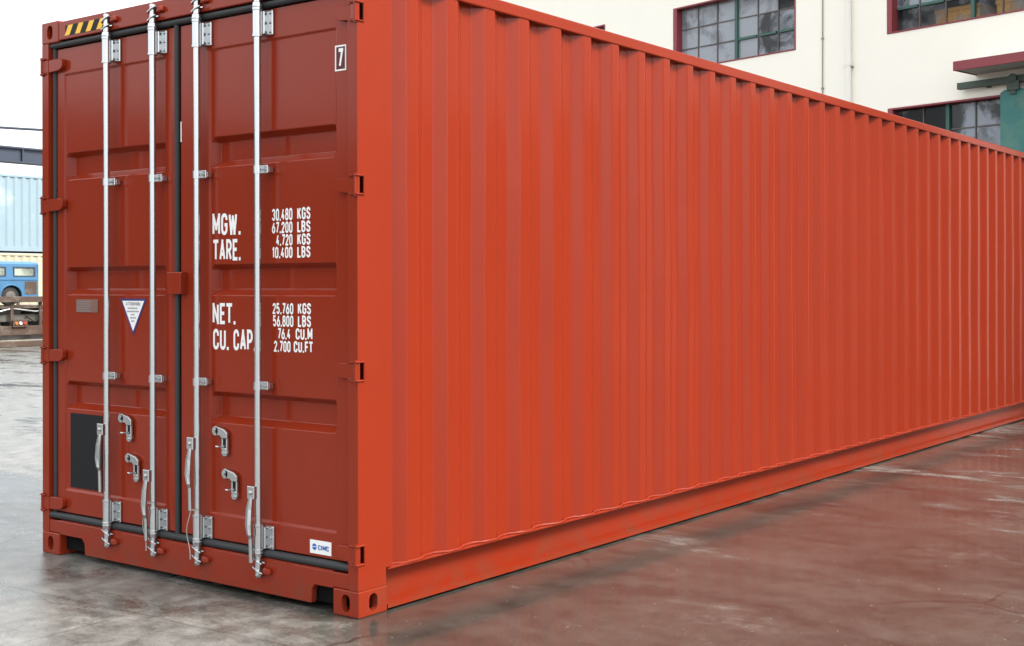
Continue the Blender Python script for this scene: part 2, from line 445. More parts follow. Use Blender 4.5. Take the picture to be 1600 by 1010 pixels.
# ------------------------------------------------------------------ stroke lettering
def arc(cx, cy, rx, ry, a0, a1, n=7):
    return [(cx+rx*math.cos(R(a0+(a1-a0)*i/(n-1))), cy+ry*math.sin(R(a0+(a1-a0)*i/(n-1)))) for i in range(n)]
def rr(x0, x1, y0, y1, rx=.5, ry=.22):
    return (arc(x1-rx, y1-ry, rx, ry, 0, 90) + arc(x0+rx, y1-ry, rx, ry, 90, 180) + arc(x0+rx, y0+ry, rx, ry, 180, 270) + arc(x1-rx, y0+ry, rx, ry, 270, 360))
GL = {  # glyph: (width factor, [strokes]); coordinates are centre lines in a unit box
 '0': (1, [rr(0,1,0,1)+[(1,.78)]]), 'O': (1, [rr(0,1,0,1)+[(1,.78)]]),
 '1': (.55, [[(.1,.80),(.8,1),(.8,0)]]),
 '2': (1, [arc(.5,.75,.5,.25,180,-15,10)+[(0,0),(1,0)]]),
 '3': (1, [arc(.5,.76,.5,.24,170,-80,10)[:-1]+[(.5,.53)], [(.5,.53)]+arc(.5,.265,.5,.265,70,-170,10)]),
 '4': (1, [[(.6,1),(0,.28),(1,.28)], [(.72,.52),(.72,0)]]),
 '5': (1, [[(.95,1),(.08,1),(.03,.56)]+arc(.5,.31,.5,.31,120,-160,11)]),
 '6': (1, [[(.72,1),(.08,.5)], rr(0,1,0,.58,.5,.2)+[(1,.38)]]),
 '7': (1, [[(0,1),(1,1),(.32,0)]]),
 '8': (1, [rr(.06,.94,.54,1,.44,.18)+[(.94,.82)], rr(0,1,0,.54,.5,.2)+[(1,.34)]]),
 'A': (1.1, [[(0,0),(.5,1),(1,0)], [(.16,.28),(.84,.28)]]),
 'B': (1, [[(0,0),(0,1)]+arc(.5,.77,.45,.23,90,-90,7)+[(0,.54)], [(.4,.54)]+arc(.5,.27,.5,.27,90,-90,7)+[(0,0)]]),
 'C': (1, [[(1,.70)]+arc(.5,.78,.5,.22,0,180)+arc(.5,.22,.5,.22,180,360)+[(1,.30)]]),
 'E': (.85, [[(1.16,1),(0,1),(0,0),(1.16,0)], [(0,.52),(1.0,.52)]]),
 'F': (.85, [[(1.16,1),(0,1),(0,0)], [(0,.52),(1.0,.52)]]),
 'G': (1, [[(1,.72)]+arc(.5,.78,.5,.22,0,180)+arc(.5,.22,.5,.22,180,360)+[(1,.46),(.55,.46)]]),
 'I': (.1, [[(0,0),(0,1)]]),
 'K': (1, [[(0,0),(0,1)], [(.95,1),(.08,.42)], [(.36,.62),(1,0)]]),
 'L': (.8, [[(0,1),(0,0),(1.16,0)]]),
 'M': (1.3, [[(0,0),(0,1),(.5,.3),(1,1),(1,0)]]),
 'N': (1.05, [[(0,0),(0,1),(1,0),(1,1)]]),
 'P': (1, [[(0,0),(0,1)]+arc(.5,.72,.5,.28,90,-90,8)+[(0,.44)]]),
 'R': (1, [[(0,0),(0,1)]+arc(.5,.74,.5,.26,90,-90,8)+[(0,.48)], [(.5,.48),(1,0)]]),
 'S': (1, [[(1,.74)]+arc(.5,.77,.5,.23,0,255,10)+arc(.5,.25,.5,.25,75,-180,10)]),
 'T': (1, [[(-.17,1),(1.17,1)], [(.5,1),(.5,0)]]),
 'U': (1, [[(0,1)]+arc(.5,.22,.5,.22,180,360)+[(1,1)]]),
 'W': (1.5, [[(0,1),(.26,0),(.5,.85),(.74,0),(1,1)]]),
}
def lettering(text, x0, x1, z0, z1, y, mat, parent, name='lettering', weight=0.162, cw=0.36):
    """condensed stencil-free capitals between x0..x1, z0..z1 in the plane y"""
    H = z1-z0; adv = []; pen = 0
    for ch in text:
        if ch == ' ': pen += .34; continue
        if ch == '.': adv.append((ch, pen, 0)); pen += weight+.12; continue
        w = GL[ch][0]*cw; adv.append((ch, pen, w)); pen += w+weight+.09
    tot = pen-.09 if text[-1] != '.' else pen-.12
    sx = (x1-x0)/tot; sz = H
    mb = MB(); layer = 0
    hw = weight/2
    for ch, px, w in adv:
        if ch == '.':
            a, b = x0+px*sx, x0+(px+weight)*sx
            mb.poly([(a, y, z0), (b, y, z0), (b, y, z0+weight*sz*.95), (a, y, z0+weight*sz*.95)]); continue
        for st in GL[ch][1]:
          if True:
            pl = [Vector((px+hw+u*w, hw+v*(1-weight))) for u, v in st]
            cl = [pl[0]]
            for p in pl[1:]:
                if (p-cl[-1]).length > 1e-4: cl.append(p)
            parts = [[cl[0]]]
            for i in range(1, len(cl)):
                parts[-1].append(cl[i])
                if 0 < i < len(cl)-1 and (cl[i]-cl[i-1]).normalized().dot((cl[i+1]-cl[i]).normalized()) < 0.15:
                    d_ = (cl[i]-cl[i-1]).normalized(); e_ = (cl[i+1]-cl[i]).normalized()
                    parts[-1][-1] = cl[i] + d_*hw; parts.append([cl[i] - e_*hw])
            pieces = parts
          for cl in pieces:
            L, Rr = [], []
            for i, p in enumerate(cl):
                a = (p-cl[i-1]).normalized() if i else (cl[1]-p).normalized()
                b = (cl[i+1]-p).normalized() if i < len(cl)-1 else a
                n1 = Vector((-a.y, a.x)); n2 = Vector((-b.y, b.x)); m = (n1+n2)
                m = n1 if m.length < .3 else m.normalized()
                k = hw/max(.42, m.dot(n1))
                L.append(p+m*k); Rr.append(p-m*k)
            yy = y - layer*0.00012; layer += 1
            conv = lambda q: (x0+q.x*sx, yy, z0+min(1, max(0, q.y))*sz)
            for i in range(len(cl)-1):
                mb.poly([conv(L[i]), conv(L[i+1]), conv(Rr[i+1]), conv(Rr[i])])
    return mb.build(name, mat, parent)

# ------------------------------------------------------------------ doors
ZREC = ((.795, .945), (1.410, 1.560), (2.030, 2.178))
def door_leaf(x0, x1, ra, rb):
    xs = [x0, ra-.008, ra, ra+.022, rb-.022, rb, rb+.008, x1]
    zs = [.232, .352, .360]; rec = set()
    for a, b in ZREC:
        zs += [a, a+.03, b-.024, b]; rec |= {len(zs)-3, len(zs)-2}
    zs += [2.598, 2.606, 2.745]
    ni, nj = len(xs), len(zs)
    mb = MB()
    for j, z in enumerate(zs):
        for i, x in enumerate(xs):
            yy = DOORY
            if 2 <= i <= 5 and 2 <= j <= nj-3:
                yy = PANY
                if j in rec and 3 <= i <= 4: yy = RECY
            mb.v.append((x, yy, z))
    for j in range(nj-1):
        for i in range(ni-1):
            mb.f.append([j*ni+i, j*ni+i+1, (j+1)*ni+i+1, (j+1)*ni+i])
    n = len(mb.v)
    mb.v += [(x0, .088, zs[0]), (x1, .088, zs[0]), (x1, .088, zs[-1]), (x0, .088, zs[-1])]
    bot = list(range(ni)); topr = [(nj-1)*ni+i for i in range(ni)]
    mb.f.append([n, n+1] + bot[::-1]); mb.f.append(topr + [n+2, n+3])
    mb.f.append([j*ni for j in range(nj)] + [n+3, n]); mb.f.append([n+1, n+2] + [j*ni+ni-1 for j in range(nj)][::-1])
    mb.f.append([n, n+3, n+2, n+1])
    return mb.build('door', RED, P, bevel=0.0025, seg=1)
DL = door_leaf(-2.335, -1.308, -2.260, -1.396)
DR = door_leaf(-1.266, -.092, -1.040, -.173)
DL['label'] = 'left door leaf with black patch and triangular sticker'; DR['label'] = 'right door leaf with white weight figures'

BY = -0.015
def bolt(leaf, x, y, z, r=.007):
    MB().tube([(x, y, z), (x, y-.006, z)], r, 6).build('bolt', GALV, leaf)
def locking_gear(leaf, xb, zh, keep, side, tie=False):
    # bar
    MB().tube([(xb, BY, .20), (xb, BY, 2.80)], .0165, 16).build('locking_bar', GALV, leaf, smooth=True)
    # long guides at head and foot
    for za, zb_ in ((2.612, 2.748), (.222, .352)):
        mb = MB(); mb.tube([(xb, BY, za), (xb, BY, za+.012), (xb, BY, za+.014), (xb, BY, zb_-.014), (xb, BY, zb_-.012), (xb, BY, zb_)], [.024, .024, .022, .022, .024, .024], 14)
        o = mb.build('bar_guide', GALV, leaf, smooth=True)
        pl = MB(); pl.box(xb+.012, xb+.066, DOORY-.013, DOORY-.001, za+.008, zb_-.012)
        pl.box(xb-.016, xb+.03, BY+.012, DOORY-.003, za+.012, zb_-.016)
        pl.build('guide_plate', GALV, leaf, bevel=.004)
        for k in (.18, .5, .82): bolt(leaf, xb+.046, DOORY-.014, za+(zb_-za)*k, .008)
    # short guides on the middle of the leaf
    for z in (1.995, .992):
        mb = MB(); mb.tube([(xb, BY, z-.018), (xb, BY, z+.018)], .0215, 14)
        mb.build('bar_guide', GALV, leaf, smooth=True)
        pl = MB(); pl.box(xb+.010, xb+.060, DOORY-.040, DOORY-.030, z-.018, z+.020); pl.box(xb+.018, xb+.056, DOORY-.029, DOORY-.001, z-.014, z+.014)
        pl.build('guide_plate', GALV, leaf, bevel=.0025)
        bolt(leaf, xb+.034, DOORY-.041, z, .006); bolt(leaf, xb+.049, DOORY-.041, z, .006)
    # cams: forked claws at both ends
    for s, zc in ((1, 2.750), (-1, .220)):
        c = MB()
        c.tube([(xb, BY, zc), (xb, BY, zc+s*.022), (xb, BY, zc+s*.024), (xb, BY, zc+s*.11)], [.025, .021, .015, .014], 12)
        for k, (dz, ln) in enumerate(((.040, .032), (.083, .036))):
            z = zc+s*dz; t = .0075
            # claw plate with a bite out of its tip
            pts = [(xb-.022, BY-.018), (xb-.034, BY-.004), (xb-.028, BY+.012), (xb+.004, BY+.020), (xb+ln, BY+.012), (xb+ln-.006, BY-.001), (xb+ln+.006, BY-.014), (xb+.012, BY-.022)]
            tilt = .012*s
            c.prism([(px, py, z + tilt*(px-xb)/.03) for px, py in pts], (0, 0, t))
        c.tube([(xb, BY, zc+s*.105), (xb+.004, BY, zc+s*.118)], [.018, .012], 8)
        c.build('cam', GALV, leaf, bevel=.0015, seg=1)
    # handle hub and lever, hanging beside the bar
    hub = MB(); hub.box(xb-.040, xb+.008, BY-.034, BY-.013, zh-.052, zh+.008)
    hub.tube([(xb-.016, BY-.042, zh-.022), (xb-.016, BY-.033, zh-.022)], .010, 10)
    hub.build('handle_hub', GALV, leaf, bevel=.006)
    lv = MB()
    path = [(-.016, -.030, -.045), (-.024, -.034, -.10), (-.020, -.042, -.17), (-.010, -.044, -.215), (-.014, -.034, -.235), (-.013, -.032, -.345)]
    wd = [.013, .018, .019, .014, .011, .011]
    for (a, wa), (b, wb_) in zip(zip(path, wd), zip(path[1:], wd[1:])):
        n = len(lv.v)
        for (px, py, pz), hw in ((a, wa), (b, wb_)):
            lv.v += [(xb+px-hw, BY+py-.0035, zh+pz), (xb+px, BY+py-.007, zh+pz), (xb+px+hw, BY+py-.0035, zh+pz), (xb+px+hw, BY+py+.0035, zh+pz), (xb+px-hw, BY+py+.0035, zh+pz)]
        for k in range(5): lv.f.append([n+k, n+(k+1) % 5, n+5+(k+1) % 5, n+5+k])
        if a is path[0]: lv.f.append([n+4, n+3, n+2, n+1, n])
        if b is path[-1]: lv.f.append([n+5, n+6, n+7, n+8, n+9])
    lv.build('handle', GALV, leaf)
    # retainer on the leaf that the handle locks into
    kx, kz = keep
    k = MB(); yk = DOORY-.001
    k.tube([(kx+.022, yk-.016, kz-.024), (kx+.022, yk+.006, kz-.024)], .024, 14)
    arm = [(kx+.026, kz-.002), (kx+.086, kz-.014), (kx+.108, kz-.030), (kx+.108, kz-.056), (kx+.066, kz-.056), (kx+.060, kz-.046), (kx+.030, kz-.044)]
    k.prism([(px, yk-.016, pz) for px, pz in arm], (0, .014, 0))
    # slotted tongue
    k.box(kx+.067, kx+.076, yk-.014, yk, kz-.118, kz-.057); k.box(kx+.099, kx+.108, yk-.014, yk, kz-.118, kz-.057)
    k.tube([(kx+.0875, yk-.014, kz-.122), (kx+.0875, yk+.004, kz-.122)], .0215, 12)
    k.build('handle_retainer', GALV, leaf, bevel=.002, seg=1)
    MB().box(kx+.0765, kx+.0985, yk-.004, yk+.001, kz-.112, kz-.057).build('retainer_slot', BLACK, leaf)
    h = MB(); h.tube([(kx+.084, yk-.010, kz-.094), (kx+.075, yk-.040, kz-.094), (kx+.062, yk-.042, kz-.093)], [.005, .0045, .004], 6)
    bolt(leaf, kx+.022, yk-.016, kz-.024, .009); bolt(leaf, kx+.0875, yk-.014, kz-.126, .006)
    h.build('retainer_catch', GALV, leaf)
    # red keeper blocks welded to header and sill
    for z in (2.838, .135):
        kp = MB(); kp.prism([(xb+.030, .004, z-.017), (xb+.078, .004, z-.012), (xb+.074, .004, z+.013), (xb+.034, .004, z+.017)], (0, -.024, 0))
        kp.build('cam_keeper', RED, P, bevel=.006)
    if tie:
        t = MB(); pts = []
        for i in range(26):
            u = i/25
            pts.append((xb-.030*math.sin(u*3.0)-.010+.02*math.sin(u*9)*.3, BY-.030-.006*math.sin(u*7), .375-.24*u))
        t.tube([(xb+.024, BY-.012, .372), (xb+.005, BY-.028, .374)]+pts, .0024, 5); t.build('seal_cord', ROPE, leaf, smooth=True)
locking_gear(DL, -1.817, .737, (-1.764, .797), 0)
locking_gear(DL, -1.429, .531, (-1.705, .596), 0, True)
locking_gear(DR, -1.082, .716, (-1.008, .781), 1, True)
locking_gear(DR, -.639, .520, (-.937, .580), 1)

# hinges
for leaf, X, sg in ((DL, -LX, 1), (DR, 0, -1)):
    for z in Z_HINGE:
        h = MB(); hh = .034
        # tapered blade lying on the leaf
        a, b, c = X+sg*.064, X+sg*(.150 if sg > 0 else .115), X+sg*(.190 if sg > 0 else .145)
        prof = [(a, z-hh), (b, z-hh+.004), (c-sg*.012, z-hh+.012), (c, z-hh+.026), (c, z+hh-.014), (c-sg*.012, z+hh-.003), (b, z+hh), (a, z+hh)]
        h.prism([(px, DOORY-.0005, pz) for px, pz in prof], (0, -.027, 0))
        h.prism([(X+sg*.004, -.008, z-hh), (X+sg*.075, .006, z-hh), (X+sg*.075, DOORY-.001, z-hh), (X+sg*.064, DOORY-.001, z-hh), (X+sg*.064, -.0005, z-hh), (X+sg*.004, -.0005, z-hh)], (0, 0, 2*hh))
        h.build('hinge', RED, leaf, bevel=.002, seg=1)
        pin = MB(); pin.tube([(X+sg*.0125, .0-.004, z-.050), (X+sg*.0125, -.004, z+.050)], .009, 10); pin.build('hinge_pin', RED, leaf, smooth=True)
# anti-rack plate over the middle joint
ap = MB(); ap.box(-1.335, -1.215, -.004, .029, 1.415, 1.525); ap.box(-1.225, -1.215, -.012, -.004, 1.42, 1.52)
ap.build('joint_plate', RED, DR, bevel=.004)
box('seam_clip', WHITE, DR, -1.262, -1.256, .026, .029, 2.17, 2.27)

# markings: left leaf
box('black_patch', BLACK, DL, -2.222, -1.932, PANY-.0025, PANY-.001, .372, .772)
pl = box('data_plate', TANPL, DL, -2.167, -1.969, PANY-.004, PANY-.001, 1.316, 1.386, bevel=.001)
random.seed(5)
for r_ in range(5):
    box('plate_line', GREYP, DL, -2.157, -1.985-random.uniform(0, .06), PANY-.0048, PANY-.0042, 1.372-r_*.0125, 1.3755-r_*.0125)
tri = MB().prism([(-1.774, PANY-.001, 1.391), (-1.553, PANY-.001, 1.391), (-1.6635, PANY-.001, 1.203)], (0, -.0015, 0)).build('triangle_sticker', NAVY, DL)
MB().prism([(-1.756, PANY-.0026, 1.380), (-1.571, PANY-.0026, 1.380), (-1.6635, PANY-.0026, 1.2245)], (0, -.0008, 0)).build('triangle_face', WHITE, DL)
lettering('ATTENTION', -1.724, -1.603, 1.356, 1.373, PANY-.0040, GREYP, DL, weight=.14)
for k, (w, n) in enumerate(((.088, 3), (.098, 3), (.034, 1), (.046, 1), (.028, 1))):
    zc = 1.342-k*.0165
    mb = MB(); x = -1.6635-w/2
    while x < -1.6635+w/2-.004:
        l = random.uniform(.004, .009); mb.poly([(x, PANY-.0040, zc-.0038), (x+l, PANY-.0040, zc-.0038), (x+l, PANY-.0040, zc+.0038), (x, PANY-.0040, zc+.0038)]); x += l+.0028
    mb.build('small_print', GREYP, DL)
# markings: right leaf
TY = PANY-.0012
lettering('MGW.', -1.030, -.823, 1.700, 1.806, TY, WHITE, DR)
lettering('TARE.', -1.026, -.823, 1.577, 1.680, TY, WHITE, DR)
lettering('NET.', -1.030, -.861, 1.271, 1.373, TY, WHITE, DR)
lettering('CU.', -1.027, -.911, 1.147, 1.249, TY, WHITE, DR)
lettering('CAP.', -.876, -.716, 1.147, 1.249, TY, WHITE, DR)
def figs(a, b, xa_, xb_, xc_, xd_, z0, z1):
    lettering(a, xa_, xb_, z0, z1, TY, WHITE, DR, weight=.18); lettering(b, xc_, xd_, z0+.001, z1+.001, TY, WHITE, DR, weight=.18)
h_ = .057
figs('30.480', 'KGS', -.600, -.459, -.428, -.340, 1.757, 1.757+h_)
figs('67.200', 'LBS', -.600, -.459, -.428, -.340, 1.699, 1.699+h_-.004)
figs('4.720', 'KGS', -.571, -.459, -.428, -.340, 1.641, 1.641+h_-.004)
figs('10.400', 'LBS', -.600, -.459, -.428, -.340, 1.583, 1.583+h_-.004)
figs('25.760', 'KGS', -.597, -.454, -.425, -.337, 1.324, 1.324+.052)
figs('56.800', 'LBS', -.594, -.454, -.425, -.337, 1.266, 1.266+.053)
figs('76.4', 'CU.M', -.562, -.474, -.440, -.328, 1.208, 1.208+.052)
figs('2.700', 'CU.FT', -.588, -.474, -.453, -.325, 1.149, 1.149+.052)
# number seven in a white frame
f7 = MB(); y7 = DOORY-.002
for a in ((-.171, -.101, 2.517, 2.524), (-.171, -.101, 2.410, 2.417), (-.171, -.164, 2.417, 2.517), (-.108, -.101, 2.417, 2.517)):
    f7.box(a[0], a[1], y7, y7+.001, a[2], a[3])
f7.build('number_frame', WHITE, DR)
box('number_field', DKRED, DR, -.1635, -.1085, y7+.0003, y7+.0012, 2.4175, 2.5165)
lettering('7', -.153, -.119, 2.424, 2.510, y7-.0006, WHITE, DR, weight=.19)
# maker's sticker
box('maker_sticker', WHITE, DR, -.338, -.200, DOORY-.0025, DOORY-.001, .2465, .3075)
dm = MB(); c_ = (-.308, .277)
dm.poly([(c_[0]+.0145*math.cos(a*math.pi/10), DOORY-.0034, c_[1]+.0145*math.sin(a*math.pi/10)) for a in range(20)])
dm.build('maker_emblem', BLUEP, DR)
MB().poly([(-.324, DOORY-.0038, .2755), (-.292, DOORY-.0038, .2765), (-.292, DOORY-.0038, .2795), (-.324, DOORY-.0038, .2785)]).build('emblem_bar', WHITE, DR)
lettering('CIMC', -.284, -.214, .265, .288, DOORY-.0036, BLUEP, DR, weight=.16)
reparent_fix(ROOT)

# ------------------------------------------------------------------ factory building behind
CREAM = simple('cream_render', (0.90, 0.87, 0.775), 0.85, 0, 0.035, 1.2, 0.2)
MAROON = simple('maroon_paint', (0.23, 0.035, 0.045), 0.5, 0, 0.15, 5)
GREEN = simple('green_paint', (0.028, 0.095, 0.075), 0.5, 0, 0.15, 6)
BARS = simple('dark_glazing_bar', (0.10, 0.085, 0.075), 0.6, 0, 0.2, 6)
TEAL = simple('teal_door_paint', (0.032, 0.165, 0.155), 0.55, 0, 0.2, 2.0, 0.1, (0.12, 0.22, 0.16), (0.55, 0.75))
DKGREEN = simple('dark_green_steel', (0.05, 0.075, 0.06), 0.55, 0, 0.3, 5)
SOFFIT = simple('grey_soffit', (0.45, 0.45, 0.42), 0.8)
PIPEW = simple('white_pipe', (0.8, 0.79, 0.74), 0.5, 0, 0.04, 4)
CONDUIT = simple('grey_conduit', (0.30, 0.27, 0.22), 0.6)
ROOMW = simple('room_wall', (0.30, 0.28, 0.25), 0.9)
def glass(name, dust_sky, lo, hi, al=0.45):
    m, nt, b = newmat(name)
    v = objcoord(nt, world=True)
    f = ramp(nt, noise(nt, 1.6, 6, 0.6, v, 0.5), lo, hi)
    c = mix(nt, f, (0.03, 0.035, 0.04), dust_sky); nt.links.new(c, b.inputs['Base Color'])  # pale tone holds both dust and the sky's reflection
    a = mix(nt, f, (al, al, al), (0.88, 0.88, 0.88)); nt.links.new(a, b.inputs['Alpha'])
    b.inputs['Roughness'].default_value = 0.06; b.inputs['IOR'].default_value = 1.55
    bump(nt, noise(nt, 1.1, 2, 0.5, v), 0.08, 0.05, b)
    return m
G_DUST_SKY = glass('dusty_sky_glass', (0.30, 0.325, 0.365), 0.22, 0.50)
G_MID = glass('streaked_glass', (0.26, 0.29, 0.34), 0.42, 0.56)
G_CLEAR = glass('clear_glass', (0.16, 0.17, 0.19), 0.45, 0.75, 0.15)
BLD = empty('factory_building', (-2.7203, 15.8836, 0))
tag(BLD, 'cream rendered factory building with green glazed steel windows behind the red container', 'building')
BLD.rotation_euler = (0, 0, math.atan2(-.213, .977))
# local frame: x along the wall (to the right), y into the building, z up
WT = 0.28
ADDED_BAYS = [(5.4, 9.6, 0.0, 4.4), (10.6, 15.2, 0.0, 4.4), (16.2, 20.8, 0.0, 4.4), (22.0, 26.6, 0.0, 4.4)]  # unseen dark bays, added for the ribbed side's paint to reflect
OPEN = [(-6.273, -3.262, 5.655, 6.887), (-1.353, 1.658, 5.645, 6.887), (-1.340, .762, 2.75, 4.405), (.80, 4.3, 0.0, 4.40), (3.6+1.0, 7.6, 5.645, 6.887), (-11.24, -8.22, 5.655, 6.887)] + ADDED_BAYS
us = sorted({-16.0, 42.0} | {o[0] for o in OPEN} | {o[1] for o in OPEN}); vs = sorted({0.0, 9.6} | {o[2] for o in OPEN} | {o[3] for o in OPEN})  # wall extended out of view on the right for the paint to reflect
wl = MB()
grid_face(wl, us, vs, OPEN, lambda u, v: (u, 0, v))
grid_face(wl, us, vs, OPEN, lambda u, v: (u, WT, v))
for a, b, c, d in OPEN:
    for q in (((a,c),(b,c)), ((b,c),(b,d)), ((b,d),(a,d)), ((a,d),(a,c))):
        wl.poly([(q[0][0],0,q[0][1]), (q[1][0],0,q[1][1]), (q[1][0],WT,q[1][1]), (q[0][0],WT,q[0][1])])
wl.poly([(-16,0,0),(-16,WT,0),(-16,WT,9.6),(-16,0,9.6)]); wl.poly([(42,0,0),(42,WT,0),(42,WT,9.6),(42,0,9.6)]); wl.poly([(-16,0,9.6),(42,0,9.6),(42,WT,9.6),(-16,WT,9.6)])
wl.build('wall', CREAM, BLD)
box('side_wall', CREAM, BLD, -15.99, -15.71, WT+.001, 11.99, 0, 9.59)
box('side_wall', CREAM, BLD, 41.71, 41.99, WT+.001, 11.99, 0, 9.59)
box('back_wall', ROOMW, BLD, -16, 42, 12.0, 12.28, 0, 9.6)
box('upper_floor', ROOMW, BLD, -15.7, 41.7, WT+.002, 11.99, 4.75, 5.0)
box('roof_slab', SOFFIT, BLD, -16.25, 42.25, -.25, 12.5, 9.601, 9.85)
def window(s0, s1, z0, z1, cols, rows, mull, glaz, transom=None, sill=True):
    fd = 0.14
    fr = MB(); t = .055
    # maroon outer frame lining the reveal
    fr.box(s0+.002, s0+.10, -.012, fd+.04, z0+.002, z1-.002); fr.box(s1-.03, s1-.002, -.012, fd+.04, z0+.002, z1-.002)
    fr.box(s0+.1005, s1-.0305, -.014, fd+.04, z1-.034, z1-.002); fr.box(s0+.1005, s1-.0305, -.014, fd+.04, z0+.002, z0+.026)
    w = fr.build('window', MAROON, BLD, bevel=.004, seg=1)
    xs_ = [s0+.10 + (s1-.03-s0-.10)*c for c in cols]; zs_ = [z0+.026+(z1-.034-z0-.026)*r_ for r_ in rows]
    for i, x in enumerate(xs_):
        if 0 < i < len(xs_)-1:
            th = i in mull
            hw = .032 if th else .0105
            box('mullion' if th else 'glazing_bar', GREEN if th else BARS, w, x-hw, x+hw, fd-(.05 if th else .018), fd+.018, zs_[0], zs_[-1])
    for j, z in enumerate(zs_):
        if 0 < j < len(zs_)-1:
            for i in range(len(xs_)-1):
                th = transom and (j, i) in transom
                hw = .022 if th else .0105
                box('transom' if th else 'glazing_bar', GREEN if th else BARS, w, xs_[i]+.033, xs_[i+1]-.033, fd-(.035 if th else .016), fd+.016, z-hw, z+hw)
    for i in range(len(xs_)-1):
        for j in range(len(zs_)-1):
            gm = glaz(i, j)
            if gm is None: continue
            ta, tb = random.uniform(-.004, .004), random.uniform(-.004, .004)
            a, b, c, d = xs_[i]+.004, xs_[i+1]-.004, zs_[j]+.004, zs_[j+1]-.004
            p = MB().prism([(a, fd+ta, c), (b, fd-ta, c), (b, fd-ta+tb, d), (a, fd+ta+tb, d)], (0, .004, 0))
            p.build('pane', gm, w)
    return w
random.seed(11)
c6 = [0, .155, .325, .497, .672, .837, 1]
tr6 = {(1, i) for i in (3, 4, 5)}
def gl_a(i, j): return G_MID if (i >= 4 and j < 2) else (G_CLEAR if (i == 5) else G_DUST_SKY)
def gl_b(i, j): return G_CLEAR if j < 1 else G_MID
window(*OPEN[0], c6, [0, 1/3, 2/3, 1], {3}, gl_a, tr6)
window(*OPEN[1], c6, [0, 1/3, 2/3, 1], {3}, gl_b, {(1, 0), (1, 1), (1, 2)})
window(OPEN[2][0], OPEN[2][1], OPEN[2][2], OPEN[2][3], [0, .255, .49, .735, 1], [0, .24, .49, .745, 1], {2}, lambda i, j: G_CLEAR if i < 2 else G_MID)
window(*OPEN[4], c6, [0, 1/3, 2/3, 1], {3}, gl_a, tr6)
window(*OPEN[5], c6, [0, 1/3, 2/3, 1], {3}, gl_b, tr6)
box('green_jamb', GREEN, BLD, .705, .7305, .05, .12, 2.78, 4.37)
# canopy over the doorway
cp = box('canopy', SOFFIT, BLD, .31, 4.9, -.655, -.001, 4.765, 4.87)
box('fascia', MAROON, BLD, .30, 4.91, -.69, -.656, 4.745, 4.89, bevel=.004)
box('fascia', MAROON, BLD, .292, .3095, -.655, -.002, 4.752, 4.885)
# sliding door and its track
tk = MB(); tk.box(.06, 5.2, -.17, -.06, 4.545, 4.645); tk.box(.056, .0595, -.172, -.058, 4.542, 4.648)
tk.build('door_track', DKGREEN, BLD, bevel=.004, seg=1)
for sx_ in (.5, 1.9, 3.3): box('track_bracket', DKGREEN, BLD, sx_, sx_+.06, -.06, -.001, 4.53, 4.66)
sd_ = MB(); sd_.prism([(.80, -.17, .06), (4.2, -.17, .06), (4.2, -.17, 4.44), (.87, -.17, 4.44), (.80, -.17, 4.40)], (0, .06, 0))
sdo = sd_.build('sliding_door', TEAL, BLD)
for sx_ in (1.02, 2.5, 3.9):
    hg = MB(); hg.box(sx_-.05, sx_+.05, -.20, -.172, 4.36, 4.62); hg.box(sx_-.09, sx_+.11, -.215, -.175, 4.42, 4.56); hg.tube([(sx_, -.215, 4.60), (sx_, -.16, 4.60)], .07, 12)
    hg.build('hanger', DKGREEN, sdo)
for zz_ in (.9, 2.1, 3.3): box('rail', TEAL, sdo, .83, 4.17, -.195, -.171, zz_, zz_+.12)
for a, b, c, d in ADDED_BAYS:
    m = MB(); m.box(a+.01, b-.01, .16, .22, .03, d-.01); o = m.build('added_bay_door', TEAL, BLD)
    for k in range(1, 5): box('rail', DKGREEN, o, a+.02, b-.02, .13, .159, k*.85, k*.85+.09)
# downpipe and conduit
dp = MB(); dp.tube([(-2.087, -.075, 9.6), (-2.087, -.075, .1)], .052, 12); dp.build('downpipe', PIPEW, BLD, smooth=True)
for z in (5.263, 7.6, 2.9):
    MB().tube([(-2.087, -.075, z-.05), (-2.087, -.075, z+.05)], .060, 12).build('pipe_socket', PIPEW, BLD, smooth=True)
    box('pipe_clip', CONDUIT, BLD, -2.16, -2.015, -.079, -.001, z-.075, z-.060)
cd_ = MB(); cd_.tube([(-2.668, -.02, 9.6), (-2.66, -.02, 6.5), (-2.672, -.02, 4.0), (-2.668, -.02, 1.0)], .011, 6); cd_.build('conduit', CONDUIT, BLD, smooth=True)
for z in (4.9, 5.77, 6.6): box('conduit_clip', CONDUIT, BLD, -2.69, -2.645, -.034, -.001, z-.012, z+.012)

# crates on the upper floor behind the second window
AMBER = simple('amber_plastic', (0.75, 0.40, 0.06), 0.5, 0, 0.2, 3)
bw = BLD.matrix_basis
def crate(s, d, z, w, h, label):
    r_ = empty('storage_crate', (Matrix.LocRotScale(BLD.location, BLD.rotation_euler, None) @ Vector((s, d, z)))); r_.rotation_euler = BLD.rotation_euler
    tag(r_, label, 'crate', 'amber crates inside the factory')
    m = MB(); m.box(-w/2, w/2, 0, .02, .0, h); m.box(-w/2, w/2, .5, .52, 0, h); m.box(-w/2, -w/2+.02, .0205, .4995, 0, h); m.box(w/2-.02, w/2, .0205, .4995, 0, h); m.box(-w/2+.0205, w/2-.0205, .0205, .4995, 0, .02)
    m.build('body', AMBER, r_)
    m = MB(); m.box(-w/2-.015, w/2+.015, -.02, -.001, h-.06, h); m.build('rim', AMBER, r_)
    for q in (-.3, 0, .3): box('rib', AMBER, r_, q*w-.012, q*w+.012, -.014, -.0005, .02, h-.061)
crate(-.35, .34, 5.001, .95, .62, 'lower amber crate inside the upper right factory window, left one')
crate(.95, .34, 5.001, 1.25, .62, 'lower amber crate inside the upper right factory window, right one')
